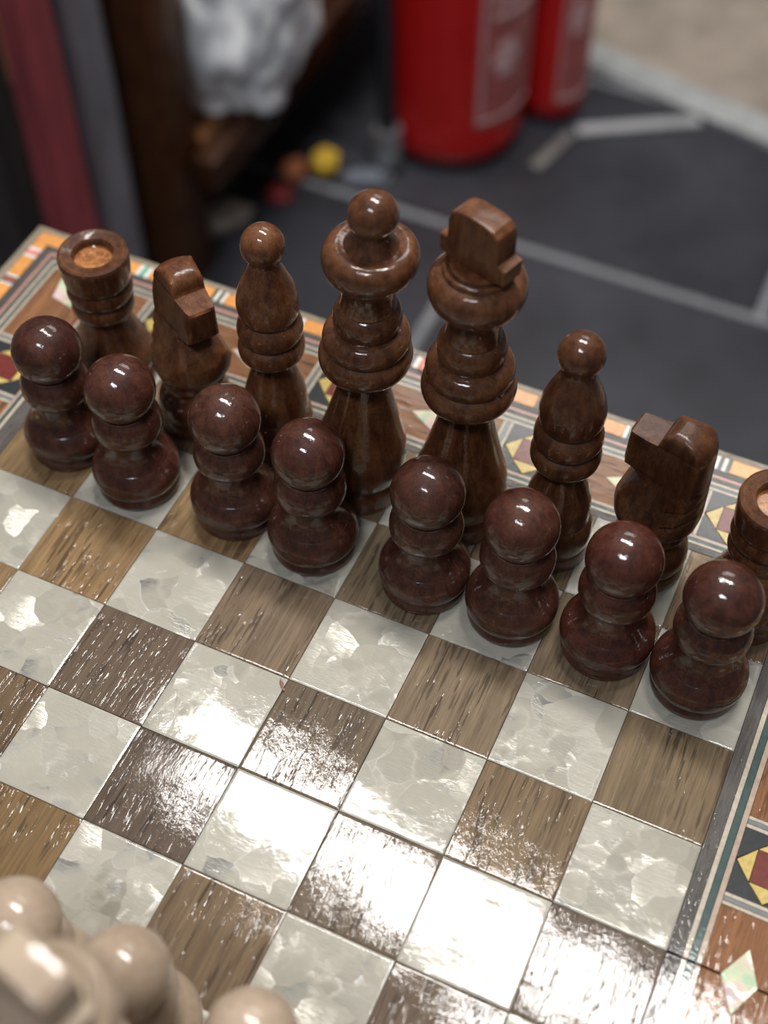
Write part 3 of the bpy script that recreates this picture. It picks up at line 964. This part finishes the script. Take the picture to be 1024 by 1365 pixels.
# fire extinguishers
red_m = mat_plain('red_enamel', (.52, .012, .012), .28, .5, .06, (20, 20, 20), .02)
blk_m = mat_plain('black_rubber', (.012, .012, .016), .5, 0, .2, (200, 200, 200), .2)
steel_m = mat_plain('steel', (.45, .47, .50), .32, 0, .15, (60, 60, 60), .1, metallic=.8)
label_m = mat_plain('label_print', (.40, .10, .095), .45, 0, .15, (60, 60, 60), .05)
print_m = mat_plain('label_ink', (.70, .45, .46), .45, 0, .1, (60, 60, 60), .05)
def curved_patch(name, r, a0, a1, z0, z1, t=.0006, n=14):
    bm = bmesh.new()
    rows = []
    for k in range(n + 1):
        a = a0 + (a1 - a0) * k / n
        rows.append([bm.verts.new((rr * math.cos(a), rr * math.sin(a), z)) for rr, z in ((r, z0), (r + t, z0), (r + t, z1), (r, z1))])
    for a, b in zip(rows[:-1], rows[1:]):
        for q in range(4):
            bm.faces.new((a[q], a[(q + 1) % 4], b[(q + 1) % 4], b[q]))
    bm.faces.new(rows[0]); bm.faces.new(rows[-1][::-1])
    return finish(bm, name, 40)
def extinguisher(pos, r, label, face, hose_pts, zl):
    e = empty('fire_extinguisher', (pos[0], pos[1], FLOOR))
    tag(e, label, 'fire extinguisher', 'fire extinguishers on the floor')
    R = r / MM
    add_obj('cylinder', lathe_mesh('cylinder', spline([(0, 12), (R * .84, 12), (R * .96, 17), (R, 28), (R, 40, 1), (R, 400, 1), (R * .97, 425), (R * .8, 452), (R * .45, 470), (R * .3, 476), (R * .28, 490, 1), (0, 490)], 4), seg=72), red_m, e)
    add_obj('foot_ring', lathe_mesh('foot_ring', [(R * .70, 0), (R * .86, 0), (R * .88, 6), (R * .86, 20), (R * .70, 20), (R * .70, 0)], seg=48), blk_m, e)
    lab = add_obj('label', curved_patch('label', r + .0002, face - .55, face + .62, zl, .33), label_m, e)
    tag(lab, 'pale instruction label')
    # print: frame lines, an oval emblem, text bars
    for z0, z1, b0, b1 in ((zl + .007, zl + .010, -.50, .57), (.320, .323, -.50, .57)):
        add_obj('label_line', curved_patch('label_line', r + .0008, face + b0, face + b1, z0, z1), print_m, lab)
    for b0, b1 in ((-.50, -.47), (.54, .57)):
        add_obj('label_line', curved_patch('label_line', r + .0008, face + b0, face + b1, zl + .010, .320), print_m, lab)
    for q in range(3):
        w = (.14, .22, .14)[q]
        add_obj('label_emblem', curved_patch('label_emblem', r + .0008, face - .12 - w, face - .12 + w, .118 + q * .014, .129 + q * .014), print_m, lab)
    for q in range(5):
        add_obj('label_line', curved_patch('label_line', r + .0008, face - .36, face + .40 - (q % 2) * .15, .185 + q * .017, .191 + q * .017), print_m, lab)
    v = add_obj('valve', lathe_mesh('valve', spline([(0, 488), (16, 488, 1), (17, 500), (15, 520), (13, 535, 1), (0, 535)], 3), seg=32), steel_m, e)
    add_obj('lever', box_mesh('lever', -.10, .015, -.009, .009, .538, .548, .002), blk_m, v)
    add_obj('handle', box_mesh('handle', -.10, .012, -.009, .009, .512, .520, .002), blk_m, v)
    if hose_pts:
        h = add_obj('hose', tube_mesh('hose', hose_pts, .0095), blk_m, e)
        a, b = Vector(hose_pts[-2]), Vector(hose_pts[-1])
        d = (b - a).normalized()
        add_obj('nozzle', tube_mesh('nozzle', [b - d * .01, b + d * .012, b + d * .03], .0155), steel_m, h)
    return e
fr = at(603, 226, FLOOR)
dirx = Vector((FWD.x, FWD.y, 0)).normalized()
c1 = fr + dirx * .068
face_cam = math.atan2(-dirx.y, -dirx.x)
def around(r, dang, z): 
    a = face_cam + dang
    return (r * math.cos(a), r * math.sin(a), z)
hose = [around(.02, -1.2, .52), around(.07, -1.15, .53), around(.105, -1.05, .47), around(.102, -.98, .38), around(.098, -.93, .28), around(.097, -.88, .18), around(.097, -.84, .10), around(.098, -.80, .045)]
extinguisher(c1, .078, 'red fire extinguisher with black hose and pale label beside the rack', face_cam + .80, hose, .058)
side = Vector((-dirx.y, dirx.x, 0))
c2 = c1 - side * .112 + dirx * .045
extinguisher(c2, .040, 'slim red fire extinguisher without a hose standing behind the other one', face_cam + .55, None, .03)

# small odds and ends on the floor
def stripe(u0, v0, u1, v1, w, color, label):  # thin flat slab drawn along a narrow line on the tiles
    a, b = at(u0, v0, FLOOR), at(u1, v1, FLOOR)
    d = (b - a)
    o = add_obj('floor_stripe', box_mesh('floor_stripe', 0, d.length, -w / 2, w / 2, 0, .007, .0015), mat_plain('pale_stripe', color, .45, 0, .2, (30, 30, 30), .2), None, (a.x, a.y, FLOOR))
    o.rotation_euler = (0, 0, math.atan2(d.y, d.x))
    tag(o, label, 'stripe')
stripe(712, 228, 762, 182, .014, (.16, .15, .14), 'short grey brown lath on the tiles pointing at the extinguishers')
stripe(768, 178, 932, 166, .016, (.32, .32, .33), 'long pale grey lath lying on the tiles in front of the kerb')
def scrap(name, u, v, size, color, seed, label, cat, rz=0.0, rough=.6):
    p = at(u, v, FLOOR)
    o = add_obj(name, blob_mesh(name, size[0], size[1], size[2], seed, .35, 1.8, 4, True, True), mat_plain(name + '_m', color, rough, 0, .3, (50, 50, 50), .3), None, (p.x, p.y, FLOOR))
    o.rotation_euler = (0, 0, rz)
    return tag(o, label, cat)
scrap('cloth_scrap', 292, 303, (.036, .016, .014), (.50, .44, .36), 4, 'crumpled beige rag on the floor by the rack leg', 'rag', 1.0)
scrap('wrapper', 434, 227, (.014, .017, .015), (.60, .38, .03), 6, 'crumpled yellow wrapper on the floor under the rack edge', 'wrapper')
scrap('wrapper', 393, 236, (.013, .015, .013), (.42, .13, .05), 9, 'crumpled orange wrapper next to the yellow wrapper', 'wrapper')
scrap('wrapper', 373, 264, (.014, .014, .008), (.20, .015, .018), 11, 'small dark red wrapper on the floor below the orange wrapper', 'wrapper')
scrap('paper_scrap', 490, 240, (.028, .012, .006), (.12, .13, .16), 12, 'dull grey paper scrap between the yellow wrapper and the hose nozzle', 'paper', .5)
scrap('paper_scrap', 2, 310, (.022, .022, .014), (.26, .19, .10), 14, 'small tan paper ball in front of the cloth rolls', 'paper')
# a splinter on the board
p = at(376, 914, 0.0)
sp = add_obj('splinter', prism_mesh('splinter', [(-.0004, -.0022), (.0003, -.0024), (.0006, .0005), (.0002, .0026), (-.0005, .0012)], 0, .0005, .0001), MT['inlay'], None, (p.x, p.y, .0002), (.16, .06, .03))
sp.rotation_euler = (0, 0, .75)
tag(sp, 'tiny brown wood splinter lying on a pearl square', 'splinter')
